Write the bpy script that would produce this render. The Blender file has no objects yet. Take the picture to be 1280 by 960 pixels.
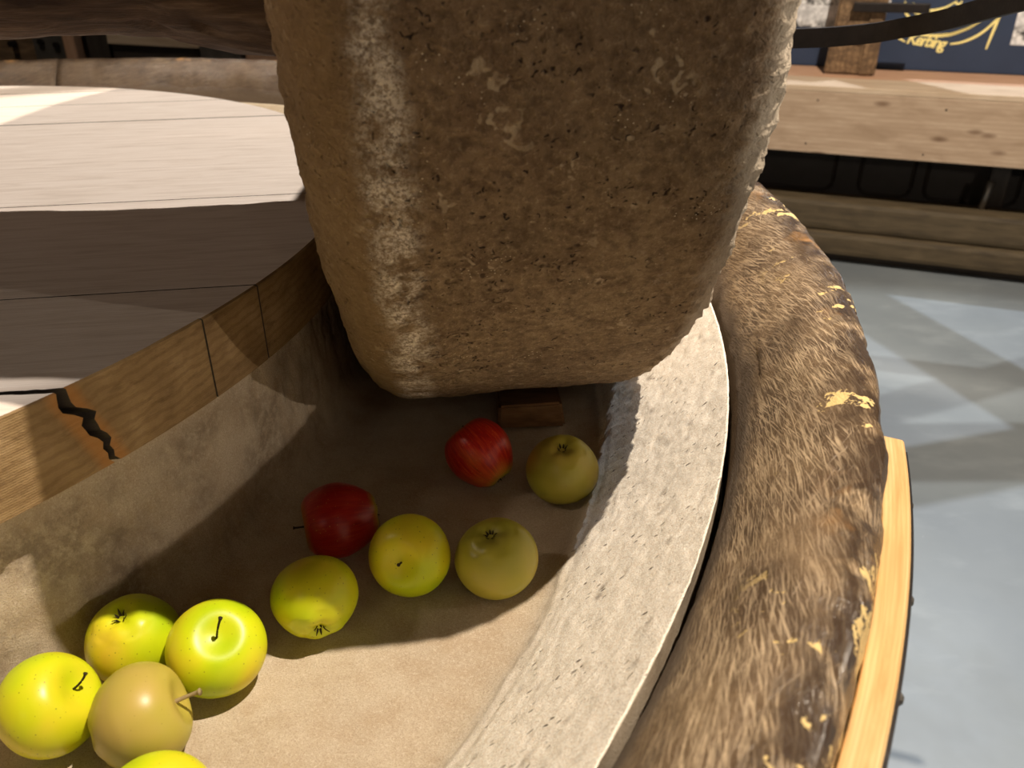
import bpy, bmesh, math, random
from mathutils import Vector, Matrix, noise
S = bpy.context.scene
COL = S.collection
R = math.radians

# ------------------------------------------------------------------ camera
cd = bpy.data.cameras.new('camera'); cam = bpy.data.objects.new('camera', cd); COL.objects.link(cam)
cam.rotation_euler = (R(90 - 28.753), 0, 0)
cam.matrix_world = Matrix.Rotation(R(90 - 28.753), 4, 'X') @ Matrix.Rotation(R(-0.541), 4, 'Z')
cd.sensor_width = 36; cd.lens = 36 * 1059.2 / 1280; cd.clip_start = 0.02; cd.clip_end = 60
cd.dof.use_dof = True; cd.dof.focus_distance = 0.78; cd.dof.aperture_fstop = 8.5
S.camera = cam

# ------------------------------------------------------------------ world, lamps, exposure
w = bpy.data.worlds.new('world'); S.world = w; w.use_nodes = True
w.node_tree.nodes['Background'].inputs[0].default_value = (0.9, 0.8, 0.7, 1)
w.node_tree.nodes['Background'].inputs[1].default_value = 0.03
S.view_settings.view_transform = 'Standard'; S.view_settings.look = 'None'
S.view_settings.gamma = 1; S.view_settings.use_curve_mapping = False
S.view_settings.exposure = 0.0

def spot(name, loc, target, power, col=(1, .86, .70), ang=60, rad=.02, blend=.25):
    l = bpy.data.lights.new(name, 'SPOT'); l.energy = power; l.color = col
    l.spot_size = R(ang); l.spot_blend = blend; l.shadow_soft_size = rad
    o = bpy.data.objects.new(name, l); COL.objects.link(o); o.location = loc
    o.rotation_euler = (Vector(target) - Vector(loc)).to_track_quat('-Z', 'Y').to_euler()
    return o
spot('spot_main', (1.14, .55, 2.63), (.0, .6, -.5), 700, ang=72, rad=.018)
spot('spot_back', (-.33, 4.73, 4.2), (-.78, 1.45, -.3), 1650, (1, .9, .79), ang=18, rad=.03)
spot('spot_left', (-2.4, .3, 1.8), (-.6, 1.2, -.3), 27, (1, .82, .66), ang=58, rad=.07)
spot('spot_low_right', (4.01, -1.34, 1.07), (-.1, .6, -.3), 135, ang=16, rad=.03)
spot('fill_right', (3.2, 1.1, .42), (.14, .68, .05), 170, ang=9, rad=.03, blend=.5)  # added lamp, narrow beam to brighten the runner's right shoulder
spot('spot_front_left', (-1.3, -1.9, .9), (0, .9, -.1), 7, ang=40, rad=.05)
spot('spot_front_right', (1.0, -2.2, 1.6), (.1, .7, -.2), 6, ang=40, rad=.05)
spot('spot_bench', (1.0, .6, 3.0), (1.9, 3.2, -.5), 950, ang=36, rad=.04)
spot('spot_floor_cool', (2.9, 4.2, 3.4), (1.3, 1.9, -1.3), 620, (.80, .88, 1), ang=40, rad=.008)
spot('spot_floor_far', (-1.0, 3.9, 3.4), (1.3, 1.6, -1.3), 760, (1, .98, .90), ang=33, rad=.008)

spot('fill_press', (-1.6, 1.2, 3.4), (-1.4, 3.2, -.4), 130, ang=34, rad=.05)  # added fill so the press frame does not go dark
spot('fill_bench_low', (.9, -1.2, .5), (1.75, 3.3, -.95), 50, ang=24, rad=.08)  # added low fill for the dark space under the bench

# ------------------------------------------------------------------ node helpers
class NT:
    def __init__(s, name):
        s.m = bpy.data.materials.new(name); s.m.use_nodes = True; s.t = s.m.node_tree
        s.t.nodes.clear(); s.out = s.t.nodes.new('ShaderNodeOutputMaterial')
        s.b = s.t.nodes.new('ShaderNodeBsdfPrincipled'); s.t.links.new(s.b.outputs[0], s.out.inputs[0])
        s.tc = s.t.nodes.new('ShaderNodeTexCoord')
    def put(s, sock, v):
        if isinstance(v, bpy.types.NodeSocket): s.t.links.new(v, sock)
        elif isinstance(v, (tuple, list)) and len(v) == 3 and sock.type == 'RGBA': sock.default_value = (*v, 1)
        else: sock.default_value = v
    def co(s, kind='Object', scale=(1, 1, 1), rot=(0, 0, 0), loc=(0, 0, 0)):
        n = s.t.nodes.new('ShaderNodeMapping'); s.t.links.new(s.tc.outputs[kind], n.inputs[0])
        n.inputs['Scale'].default_value = scale; n.inputs['Rotation'].default_value = rot; n.inputs['Location'].default_value = loc
        return n.outputs[0]
    def noise(s, vec, scale, detail=4, rough=.55, dist=0, col=False):
        n = s.t.nodes.new('ShaderNodeTexNoise'); s.put(n.inputs['Vector'], vec); n.inputs['Scale'].default_value = scale
        n.inputs['Detail'].default_value = detail; n.inputs['Roughness'].default_value = rough; n.inputs['Distortion'].default_value = dist
        return n.outputs[1 if col else 0]
    def vor(s, vec, scale, feature='F1', rnd=1, out='Distance'):
        n = s.t.nodes.new('ShaderNodeTexVoronoi'); s.put(n.inputs['Vector'], vec); n.feature = feature
        n.inputs['Scale'].default_value = scale; n.inputs['Randomness'].default_value = rnd
        return n.outputs[out]
    def wave(s, vec, scale, dist=2, detail=2, dscale=1, dirn='X'):
        n = s.t.nodes.new('ShaderNodeTexWave'); s.put(n.inputs['Vector'], vec); n.bands_direction = dirn
        n.inputs['Scale'].default_value = scale; n.inputs['Distortion'].default_value = dist
        n.inputs['Detail'].default_value = detail; n.inputs['Detail Scale'].default_value = dscale
        return n.outputs['Fac']
    def ramp(s, fac, stops):
        n = s.t.nodes.new('ShaderNodeValToRGB'); s.put(n.inputs[0], fac); e = n.color_ramp.elements
        while len(e) > 1: e.remove(e[-1])
        for i, (p, c) in enumerate(stops):
            c = (c, c, c) if not isinstance(c, (tuple, list)) else c
            if i == 0: e[0].position = p; e[0].color = (*c, 1)
            else: q = e.new(p); q.color = (*c, 1)
        return n.outputs[0]
    def mix(s, f, a, b, mode='MIX'):
        n = s.t.nodes.new('ShaderNodeMix'); n.data_type = 'RGBA'; n.blend_type = mode
        s.put(n.inputs[0], f); s.put(n.inputs[6], a); s.put(n.inputs[7], b)
        return n.outputs[2]
    def math(s, op, a, b=0, c=0, clamp=False):
        n = s.t.nodes.new('ShaderNodeMath'); n.operation = op; n.use_clamp = clamp
        s.put(n.inputs[0], a); s.put(n.inputs[1], b)
        if len(n.inputs) > 2: s.put(n.inputs[2], c)
        return n.outputs[0]
    def sep(s, vec):
        n = s.t.nodes.new('ShaderNodeSeparateXYZ'); s.put(n.inputs[0], vec); return n.outputs
    def attr(s, name):
        n = s.t.nodes.new('ShaderNodeAttribute'); n.attribute_name = name; return n.outputs['Fac']
    def done(s, col, rough=.6, bump=None, bs=.3, bd=.01, spec=.5, metal=0, coat=0, sss=0):
        s.put(s.b.inputs['Base Color'], col); s.put(s.b.inputs['Roughness'], rough)
        s.put(s.b.inputs['Specular IOR Level'], spec); s.b.inputs['Metallic'].default_value = metal
        s.put(s.b.inputs['Coat Weight'], coat); s.b.inputs['Coat Roughness'].default_value = .25
        if sss: s.b.inputs['Subsurface Weight'].default_value = sss; s.b.inputs['Subsurface Radius'].default_value = (.01, .008, .003)
        if bump is not None:
            n = s.t.nodes.new('ShaderNodeBump'); s.put(n.inputs['Height'], bump)
            n.inputs['Strength'].default_value = bs; n.inputs['Distance'].default_value = bd
            s.t.links.new(n.outputs[0], s.b.inputs['Normal'])
        return s.m

def hexc(r, g, b):
    f = lambda v: ((v / 255 + .055) / 1.055) ** 2.4 if v > 10 else v / 255 / 12.92
    return (f(r), f(g), f(b))

# ------------------------------------------------------------------ materials
def m_runner():
    n = NT('runner_stone'); o = n.co()
    big = n.noise(o, 9, 5, .6); mid = n.noise(o, 40, 6, .65); fine = n.noise(o, 240, 4, .7)
    base = n.ramp(big, [(.3, hexc(126, 106, 82)), (.5, hexc(144, 122, 94)), (.7, hexc(160, 138, 108))])
    base = n.mix(n.ramp(mid, [(.36, .5), (.55, 0)]), base, hexc(104, 82, 60))
    base = n.mix(n.ramp(fine, [(.55, 0), (.75, .5)]), base, hexc(190, 166, 134))
    warp = n.mix(.12, o, n.noise(o, 30, 3, .6, col=True))
    zz = n.sep(o)[2]
    red = n.ramp(n.math('ADD', n.math('MULTIPLY', zz, 2.2), n.noise(o, 5, 3)), [(.0, 0), (.45, .45)])
    base = n.mix(red, base, hexc(122, 92, 74))
    gr = n.noise(o, 120, 5, .7)
    bl = n.math('MULTIPLY', n.ramp(n.noise(o, 48, 3, .7), [(.60, 0), (.68, .75)]), n.ramp(n.noise(o, 8, 3), [(.45, 0), (.6, 1)]))
    base = n.mix(bl, base, hexc(62, 46, 36))
    pw = n.math('MULTIPLY', n.ramp(n.noise(o, 55, 5, .8), [(.56, 0), (.66, .6)]), n.ramp(n.math('ADD', n.noise(o, 6, 3), n.math('MULTIPLY', n.sep(o)[0], 1.2)), [(.56, 0), (.68, 1)]))
    base = n.mix(pw, base, hexc(178, 160, 138))
    base = n.mix(n.ramp(gr, [(.36, .55), (.52, 0)]), base, hexc(82, 66, 50))
    base = n.mix(n.ramp(gr, [(.56, 0), (.7, .45)]), base, hexc(186, 164, 134))
    # pale inclusions of varied size, and dark pits
    v = n.vor(warp, 26); incm = n.math('MULTIPLY', n.ramp(v, [(.13, .6), (.22, 0)]), n.ramp(n.noise(o, 13, 2), [(.50, 0), (.6, 1)]))
    base = n.mix(incm, base, hexc(214, 194, 164))
    v2 = n.vor(warp, 75); m2 = n.math('MULTIPLY', n.ramp(v2, [(.12, .95), (.26, 0)]), n.ramp(n.noise(o, 22, 3, .7), [(.46, 0), (.56, 1)]))
    base = n.mix(m2, base, hexc(48, 34, 26))
    v3 = n.vor(warp, 40, rnd=1); m3 = n.math('MULTIPLY', n.ramp(v3, [(.1, .8), (.24, 0)]), n.ramp(n.noise(o, 7, 3, .7), [(.53, 0), (.63, 1)]))
    base = n.mix(m3, base, hexc(60, 42, 32))
    spk = n.math('MULTIPLY', n.ramp(n.vor(o, 260), [(.1, 1), (.2, 0)]), n.ramp(n.noise(o, 26, 3), [(.56, 0), (.64, 1)]))
    base = n.mix(spk, base, hexc(225, 208, 180))
    # left chamfer is a warmer ochre; lime-white wear along its edge
    sx = n.sep(o)
    wob = n.math('MULTIPLY', n.math('SUBTRACT', n.noise(o, 12, 4, .7), .5), .05)
    x = n.math('ADD', sx[0], wob)
    och = n.ramp(n.math('MULTIPLY_ADD', x, -12, -1.42), [(.0, 0), (.25, 1)])
    base = n.mix(n.math('MULTIPLY', och, .5), base, hexc(158, 132, 94))
    dz = n.math('ABSOLUTE', n.math('ADD', x, .112))
    band = n.ramp(dz, [(.006, 1), (.022, 0)])
    blot = n.math('MULTIPLY', n.ramp(n.noise(o, 300, 4, .75), [(.42, .15), (.56, 1)]), n.ramp(n.noise(o, 34, 5, .7), [(.4, 0), (.56, 1)]))
    band = n.math('MULTIPLY', band, blot)
    base = n.mix(n.math('MULTIPLY', band, .92), base, hexc(242, 230, 212))
    rs = n.ramp(n.math('ADD', x, n.math('MULTIPLY', blot, .01)), [(.126, 0), (.15, .85)])  # right shoulder paled in the colour to imitate its lamplit strip
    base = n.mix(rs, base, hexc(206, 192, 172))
    h = n.math('ADD', n.math('MULTIPLY', mid, .8), n.math('MULTIPLY', n.math('ADD', fine, gr), .6))
    h = n.math('SUBTRACT', h, n.math('MULTIPLY', m2, .8)); h = n.math('SUBTRACT', h, n.math('MULTIPLY', m3, .8))
    return n.done(base, .93, h, .75, .006, spec=.25)

def m_basin():
    n = NT('trough_sandstone'); o = n.co()
    big = n.noise(o, 5, 5, .6); mid = n.noise(o, 35, 5, .6); fine = n.noise(o, 420, 3, .7)
    base = n.ramp(big, [(.3, hexc(176, 160, 138)), (.55, hexc(190, 175, 152)), (.75, hexc(200, 187, 167))])
    base = n.mix(n.ramp(mid, [(.35, .5), (.6, 0)]), base, hexc(168, 146, 118))
    base = n.mix(n.ramp(fine, [(.5, 0), (.8, .5)]), base, hexc(226, 214, 194))
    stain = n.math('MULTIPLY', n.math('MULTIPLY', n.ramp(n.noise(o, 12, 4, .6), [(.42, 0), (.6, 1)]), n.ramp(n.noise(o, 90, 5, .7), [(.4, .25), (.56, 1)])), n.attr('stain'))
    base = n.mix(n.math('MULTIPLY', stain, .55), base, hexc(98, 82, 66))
    base = n.mix(n.math('MULTIPLY', n.attr('pecked_lit'), .95), base, n.mix(n.ramp(fine, [(.35, 0), (.6, 1)]), hexc(236, 222, 202), hexc(255, 250, 238)))  # pecked outer wall painted near white, standing in for light it lacks
    base = n.mix(n.math('MULTIPLY', n.attr('vein'), .55), base, hexc(232, 224, 212))
    base = n.mix(n.math('MULTIPLY', n.attr('pit'), .85), base, hexc(92, 72, 54))
    uvn = n.co('UV', (1.25, 1, 1), (0, 0, .35)); wq = n.mix(.008, uvn, n.noise(uvn, 60, 2, .6, col=True))
    a_ = n.t.nodes.new('ShaderNodeMapping'); n.t.links.new(wq, a_.inputs[0]); a_.inputs['Scale'].default_value = (190, 95, 1)
    sl = n.ramp(n.vor(a_.outputs[0], 1.0), [(.16, 1), (.3, 0)])
    rn = n.sep(n.vor(a_.outputs[0], 1.0, out='Color'))[0]
    sl = n.math('MULTIPLY', sl, n.ramp(rn, [(.68, 0), (.76, 1)])); sl = n.math('MULTIPLY', sl, n.ramp(n.noise(uvn, 26, 3), [(.42, 0), (.56, 1)]))
    sl = n.math('MULTIPLY', sl, n.attr('pecked_lit'))
    base = n.mix(n.math('MULTIPLY', sl, .85), base, hexc(64, 48, 36))
    grit = n.noise(o, 900, 2, .6)
    base = n.mix(n.ramp(grit, [(.36, .35), (.5, 0)]), base, hexc(128, 106, 84))
    h = n.math('ADD', n.math('MULTIPLY', mid, .4), n.math('MULTIPLY', n.math('ADD', fine, grit), .35)); h = n.math('SUBTRACT', h, sl)
    return n.done(base, .9, h, .4, .004, spec=.3)

def m_rim(polished=False):
    n = NT('rim_polished_wood' if polished else 'rim_worn_wood')
    u = n.co('UV'); o = n.co()
    # fibres run mostly along the rim, crossed by slanting tool scratches
    warp = n.mix(.004, u, n.noise(u, 9, 2, .5, col=True))
    def st(rot, sc, along, lo, hi, dd=.15):
        a = n.t.nodes.new('ShaderNodeMapping'); n.t.links.new(warp, a.inputs[0]); a.inputs['Rotation'].default_value = (0, 0, rot)
        b = n.t.nodes.new('ShaderNodeMapping'); n.t.links.new(a.outputs[0], b.inputs[0]); b.inputs['Scale'].default_value = (along, 1, 1)
        return n.ramp(n.noise(b.outputs[0], sc, 4, .6, dd), [(lo, 0), (hi, 1)])
    s1 = st(.20, 760, .045, .49, .60); s2 = st(.40, 640, .05, .52, .62); s3 = st(-.35, 520, .07, .60, .67)
    sc = n.math('MAXIMUM', s1, n.math('MAXIMUM', s2, s3))
    sc = n.math('MULTIPLY', sc, n.ramp(n.noise(u, 9, 4, .6), [(.34, .15), (.55, 1)]))
    base = n.ramp(n.noise(u, 14, 6, .65), [(.3, hexc(70, 54, 40)), (.5, hexc(112, 91, 68)), (.7, hexc(146, 122, 92))])
    if polished: base = n.mix(.6, base, hexc(76, 66, 60))
    base = n.mix(n.math('MULTIPLY', sc, .12 if polished else .72), base, hexc(226, 200, 164))
    v = n.sep(u)[1]
    # inner face: plain grey-brown, porous
    inner = n.ramp(n.math('ADD', v, n.math('MULTIPLY', n.noise(u, 10, 3), .05)), [(.078, 1), (.1, 0)])
    base = n.mix(inner, base, n.mix(n.noise(o, 200, 4), hexc(96, 82, 68), hexc(120, 104, 86)))
    # outer shoulder: polished dark with amber patches, and flaked pale chips
    edge = n.ramp(n.math('ADD', v, n.math('MULTIPLY', n.noise(u, 16, 3), .04)), [(.165, 0), (.19, 1)])
    base = n.mix(n.math('MULTIPLY', edge, n.ramp(n.noise(u, 24, 4, .6), [(.36, 0), (.5, .9)])), base, hexc(62, 48, 38))
    base = n.mix(n.math('MULTIPLY', edge, n.ramp(n.noise(u, 15, 3, .6), [(.55, 0), (.66, .7)])), base, hexc(190, 142, 88))
    chipz = n.ramp(v, [(.145, 0), (.185, .25), (.215, 1)])
    chip = n.ramp(n.math('ADD', n.noise(o, 17, 5, .7), n.math('MULTIPLY', chipz, .10)), [(.60, 0), (.612, 1)])
    if polished: chip = n.math('MULTIPLY', chip, 0)
    chip = n.math('MULTIPLY', chip, n.ramp(v, [(.10, 0), (.14, 1)]))
    base = n.mix(chip, base, hexc(232, 202, 138))
    h = n.math('SUBTRACT', n.math('ADD', n.math('MULTIPLY', n.noise(u, 260, 4), .4), n.math('MULTIPLY', n.noise(n.co('UV', (12, 60, 1)), 3, 4), .4)), n.math('MULTIPLY', sc, .35))
    h = n.math('SUBTRACT', h, n.math('MULTIPLY', chip, .6))
    rough = n.mix(edge, (.26 if polished else .6,) * 3, (.24,) * 3); rough = n.mix(inner, rough, (.9,) * 3); rough = n.mix(chip, rough, (.9,) * 3)
    return n.done(base, rough, h, .5, .004, spec=.5)

def wood(name, c0, c1, c2, scale=(1, 8, 8), gs=12, rough=.6, bs=.25, ringf=1.0, spec=.35, knots=0, kind='UV', bd=.003):
    n = NT(name); u = n.co(kind, scale)
    g = n.noise(u, gs, 5, .6, .6); ring = n.wave(n.co(kind, (scale[0] * .5, scale[1], scale[2])), gs * .9, 5 * ringf, 2, 1.2, 'Y')
    base = n.ramp(g, [(.3, c0), (.5, c1), (.72, c2)])
    base = n.mix(n.math('MULTIPLY', n.ramp(ring, [(.2, 1), (.6, 0)]), .35), base, c0)
    fine = n.noise(n.co(kind, (scale[0] * 3, scale[1] * 14, scale[2] * 14)), gs, 3, .6)
    base = n.mix(n.math('MULTIPLY', n.ramp(fine, [(.45, 1), (.6, 0)]), .25), base, c0)
    if knots:
        k = n.vor(n.co(kind, (3, 8, 8)), 1.7)
        km = n.ramp(k, [(.10, 1), (.22, 0)])
        base = n.mix(n.math('MULTIPLY', km, knots), base, hexc(92, 62, 38))
    return n.done(base, rough, n.math('ADD', g, n.math('MULTIPLY', fine, .6)), bs, bd, spec=spec)

M = {}
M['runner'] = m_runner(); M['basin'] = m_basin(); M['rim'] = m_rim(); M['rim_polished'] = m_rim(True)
M['plank'] = wood('whitened_plank', hexc(202, 188, 176), hexc(224, 212, 202), hexc(234, 224, 216), (1.2, 12, 12), 9, .65, .2)

def m_platside():
    n = NT('plank_end_grain'); u = n.co('UV'); o = n.co()
    ring = n.wave(n.co('UV', (1, 1, 1), (0, 0, 1.5)), 34, 4, 3, 1.5, 'X')
    base = n.ramp(n.noise(u, 20, 5, .6), [(.3, hexc(128, 104, 72)), (.55, hexc(156, 130, 92)), (.75, hexc(178, 152, 114))])
    base = n.mix(n.math('MULTIPLY', n.ramp(ring, [(.1, 1), (.5, 0)]), .3), base, hexc(104, 76, 46))
    s = n.sep(u)
    amber = n.ramp(n.math('ABSOLUTE', n.math('ADD', n.math('SUBTRACT', s[0], n.attr('crackline')), n.math('MULTIPLY', n.math('SUBTRACT', n.noise(u, 30, 3), .5), .01))), [(.008, 1), (.016, 0)])
    base = n.mix(n.math('MULTIPLY', amber, .6), base, hexc(186, 128, 66))
    dirt = n.ramp(n.noise(n.co('UV', (1, 3, 1)), 26, 5, .7), [(.55, 0), (.7, .5)])
    base = n.mix(dirt, base, hexc(82, 58, 38))
    fine = n.wave(n.co('UV', (1, 1, 1)), 160, 3, 2, 3, 'Y')
    return n.done(base, .75, n.math('ADD', n.noise(u, 300, 3), n.math('MULTIPLY', fine, .3)), .3, .002, spec=.25)
M['platside'] = m_platside()
M['beam'] = wood('old_dark_oak', hexc(62, 47, 37), hexc(110, 88, 70), hexc(146, 122, 100), (1.0, 5, 5), 8, .8, .6, 1.2, kind='Object', bd=.01)
M['pine'] = wood('pale_pine', hexc(182, 158, 132), hexc(204, 182, 156), hexc(216, 196, 172), (1, 4, 4), 5, .55, .15, .7)
M['pineface'] = wood('knotty_pine_face', hexc(160, 136, 112), hexc(184, 160, 136), hexc(200, 178, 154), (1, 4, 4), 5, .6, .2, .7, knots=.85)
M['pinkwood'] = wood('pinkish_softwood', hexc(176, 134, 106), hexc(198, 158, 128), hexc(206, 170, 142), (1, 6, 6), 6, .55, .15)
M['outerboard'] = wood('golden_softwood', hexc(196, 150, 92), hexc(222, 182, 124), hexc(234, 200, 148), (1, 14, 14), 9, .5, .2, .5)
M['darkwood'] = wood('dark_stained_wood', hexc(66, 56, 42), hexc(90, 78, 58), hexc(108, 94, 72), (1, 6, 6), 6, .6, .3)
M['blackwood'] = wood('blackened_wood', hexc(44, 38, 34), hexc(62, 54, 48), hexc(76, 68, 60), (1, 6, 6), 6, .6, .3)
M['brownwood'] = wood('worn_brown_wood', hexc(78, 60, 44), hexc(120, 96, 70), hexc(160, 130, 96), (1, 5, 5), 9, .7, .4, kind='Object')

def plain(name, c, rough=.5, metal=0, spec=.5, var=.15, scale=20, bs=.1):
    n = NT(name); o = n.co(); nz = n.noise(o, scale, 5, .6)
    b = n.mix(n.ramp(nz, [(.3, 1), (.7, 0)]), c, tuple(v * (1 - var) for v in c))
    return n.done(b, rough, nz, bs, .003, spec=spec, metal=metal)
M['iron'] = plain('black_iron', hexc(44, 38, 36), .5, .5, .5, .4, 40, .4)
M['steel'] = plain('grey_steel', hexc(140, 134, 126), .4, .7, .5, .35, 25)
M['navy'] = plain('navy_paint', hexc(48, 62, 88), .55, 0, .4, .15, 8)
M['yellow'] = plain('pale_yellow_paint', hexc(255, 240, 160), .6, 0, .3, .05)
M['stem'] = plain('apple_stem_brown', hexc(52, 40, 26), .7, 0, .3, .3, 200)
M['stempale'] = plain('apple_stem_pale', hexc(168, 148, 108), .7, 0, .3, .3, 200)
M['calyx'] = plain('apple_calyx', hexc(62, 54, 34), .8, 0, .2, .5, 300)
M['wedge'] = wood('wedge_wood', hexc(110, 80, 50), hexc(140, 104, 68), hexc(160, 122, 84), (2, 8, 8), 10, .7, .3, kind='Object')
M['dark'] = plain('dark_panel', hexc(74, 70, 68), .6, 0, .4, .3, 6)
M['wall'] = plain('dark_plaster_wall', hexc(104, 92, 80), .9, 0, .2, .2, 3)
M['ceil'] = plain('dark_ceiling', hexc(70, 60, 52), .9, 0, .2, .2, 3)

def m_floor():
    n = NT('grey_blue_floor'); o = n.co()
    b = n.ramp(n.noise(o, 1.6, 5, .6), [(.3, hexc(108, 115, 121)), (.7, hexc(125, 132, 136))])
    b = n.mix(n.ramp(n.vor(o, 11), [(.010, .5), (.018, 0)]), b, hexc(190, 194, 194))
    b = n.mix(n.ramp(n.noise(n.co('Object', (1, 2, 1), (0, 0, .5)), 5, 4), [(.55, 0), (.8, .2)]), b, hexc(176, 184, 188))
    rg = n.ramp(n.noise(o, 5, 4), [(.3, .38), (.7, .55)])
    return n.done(b, rg, n.noise(o, 60, 3), .05, .002, spec=.5)
M['floor'] = m_floor()

def m_photo(seed):
    n = NT('winter_photograph_print'); o = n.co('Object', (1, 1, 1), (0, 0, 0), (seed, 0, 0))
    f = n.noise(o, 26, 6, .7); z = n.sep(n.co())[2]
    b = n.ramp(f, [(.38, .05), (.48, .35), (.56, .8), (.7, .95)])
    b = n.mix(n.ramp(n.math('FRACT', n.math('MULTIPLY', z, 9)), [(.3, 0), (.5, .55)]), b, (.85, .86, .88))
    return n.done(b, .4, spec=.4)

def m_apple(kind):
    n = NT('apple_skin_' + kind); o = n.co(); s = n.sep(o)
    ax = n.noise(o, 14, 3, .5); bx = n.noise(o, 34, 4, .6)
    rnd = n.t.nodes.new('ShaderNodeObjectInfo').outputs['Random']
    rv = n.t.nodes.new('ShaderNodeVectorMath'); rv.operation = 'ADD'; n.t.links.new(o, rv.inputs[0])
    cmb = n.t.nodes.new('ShaderNodeCombineXYZ'); n.put(cmb.inputs[0], n.math('MULTIPLY', rnd, 9)); n.t.links.new(cmb.outputs[0], rv.inputs[1])
    ax = n.noise(rv.outputs[0], 16, 2, .5)
    if kind == 'green':
        base = n.ramp(ax, [(.30, hexc(176, 202, 18)), (.46, hexc(204, 214, 24)), (.6, hexc(222, 210, 40)), (.76, hexc(224, 186, 54))])
        dots = n.ramp(n.vor(o, 190), [(.07, .7), (.13, 0)]); dc = hexc(120, 120, 30)
    elif kind == 'olive':
        base = n.ramp(ax, [(.3, hexc(160, 158, 50)), (.5, hexc(178, 168, 66)), (.7, hexc(190, 166, 84))])
        dots = n.ramp(n.vor(o, 170), [(.05, .4), (.1, 0)]); dc = hexc(120, 104, 40)
    else:
        ang = n.math('ARCTAN2', s[1], s[0]); cv = n.t.nodes.new('ShaderNodeCombineXYZ')
        n.put(cv.inputs[0], n.math('MULTIPLY', ang, 3.5)); n.put(cv.inputs[1], n.math('MULTIPLY', s[2], 12))
        stz = n.noise(cv.outputs[0], 3.2, 4, .7)
        base = n.ramp(stz, [(.3, hexc(138, 16, 12)), (.48, hexc(190, 30, 18)), (.62, hexc(210, 66, 28)), (.75, hexc(220, 120, 50))])
        if kind == 'dark_red': base = n.mix(.6, base, hexc(140, 14, 16))
        else: base = n.mix(n.ramp(ax, [(.5, 0), (.68, .75)]), base, hexc(216, 136, 56))
        base = n.mix(n.ramp(n.math('ADD', n.math('ABSOLUTE', s[2]), n.math('MULTIPLY', bx, .006)), [(.0335, 0), (.039, .9)]), base, hexc(150, 150, 40))
        dots = n.ramp(n.vor(o, 230), [(.08, .5), (.15, 0)]); dc = hexc(214, 150, 80)
    base = n.mix(dots, base, dc)
    return n.done(base, n.ramp(bx, [(.3, .3), (.7, .42)]), bx,   .06, .002, spec=.38, sss=.03)
for k in ('green', 'olive', 'red', 'dark_red'): M['apple_' + k] = m_apple(k)

# ------------------------------------------------------------------ object helpers
def tag(o, label=None, cat=None, group=None, kind=None):
    if label: o['label'] = label
    if cat: o['category'] = cat
    if group: o['group'] = group
    if kind: o['kind'] = kind
    return o
def empty(name, loc=(0, 0, 0), **k):
    o = bpy.data.objects.new(name, None); COL.objects.link(o); o.location = loc; o.empty_display_size = .05
    return tag(o, **k)
def link(name, me, mats, parent=None, smooth=True, loc=None):
    o = bpy.data.objects.new(name, me); COL.objects.link(o)
    for m in (mats if isinstance(mats, (list, tuple)) else [mats]): me.materials.append(m)
    if smooth:
        for p in me.polygons: p.use_smooth = True
    if parent: o.parent = parent; o.location = -Vector(parent.location) if loc is None else loc
    elif loc: o.location = loc
    return o
def mesh(name, V, F, uv=None, attrs=None):
    me = bpy.data.meshes.new(name); me.from_pydata(V, [], F); me.update()
    if uv is not None:
        l = me.uv_layers.new(name='UVMap')
        for lo in me.loops: l.data[lo.index].uv = uv[lo.vertex_index]
    for k, a in (attrs or {}).items():
        at = me.attributes.new(k, 'FLOAT', 'POINT'); at.data.foreach_set('value', a)
    return me
CX, CY = -1.0538, .9803
def P(r, deg, z): a = R(deg); return Vector((CX + r * math.cos(a), CY + r * math.sin(a), z))

def revolve(prof, angs, disp=None, closed=False, endcaps=False, uvr=1.0):
    """prof: list of (radius, z); closed loop optional. disp(r,deg,z,v)->(dr,dz,attrdict)."""
    vs, uv = [], []; vl = [0]
    for a, b in zip(prof, prof[1:]): vl.append(vl[-1] + math.hypot(b[0] - a[0], b[1] - a[1]))
    A = {}
    for a in angs:
        for (r, z), v in zip(prof, vl):
            dr = dz = 0
            if disp:
                dr, dz, at = disp(r, a, z, v)
                for k, x in at.items(): A.setdefault(k, []).append(x)
            vs.append(P(r + dr, a, z + dz)); uv.append((R(a) * uvr, v))
    m = len(prof); F = []; N = len(angs)
    full = abs(angs[-1] - angs[0] - 360) < 1e-6
    for i in range(N - 1):
        for j in range(m - 1 + (1 if closed else 0)):
            k = (j + 1) % m
            F.append((i * m + j, i * m + k, (i + 1) * m + k, (i + 1) * m + j))
    if endcaps and not full:
        F.append(tuple(range(m))[::-1]); F.append(tuple((N - 1) * m + j for j in range(m)))
    return vs, F, uv, A
def subdiv(prof, step):
    out = [prof[0]]
    for a, b in zip(prof, prof[1:]):
        n = max(1, int(math.hypot(b[0] - a[0], b[1] - a[1]) / step))
        for k in range(1, n + 1): out.append((a[0] + (b[0] - a[0]) * k / n, a[1] + (b[1] - a[1]) * k / n))
    return out
def arange(a, b, s):
    n = max(1, int(round((b - a) / s))); return [a + (b - a) * i / n for i in range(n + 1)]
def fbm(p, s, o=3): return noise.fractal(p * s, 1.0, 2.0, o, noise_basis='PERLIN_ORIGINAL')

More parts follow.
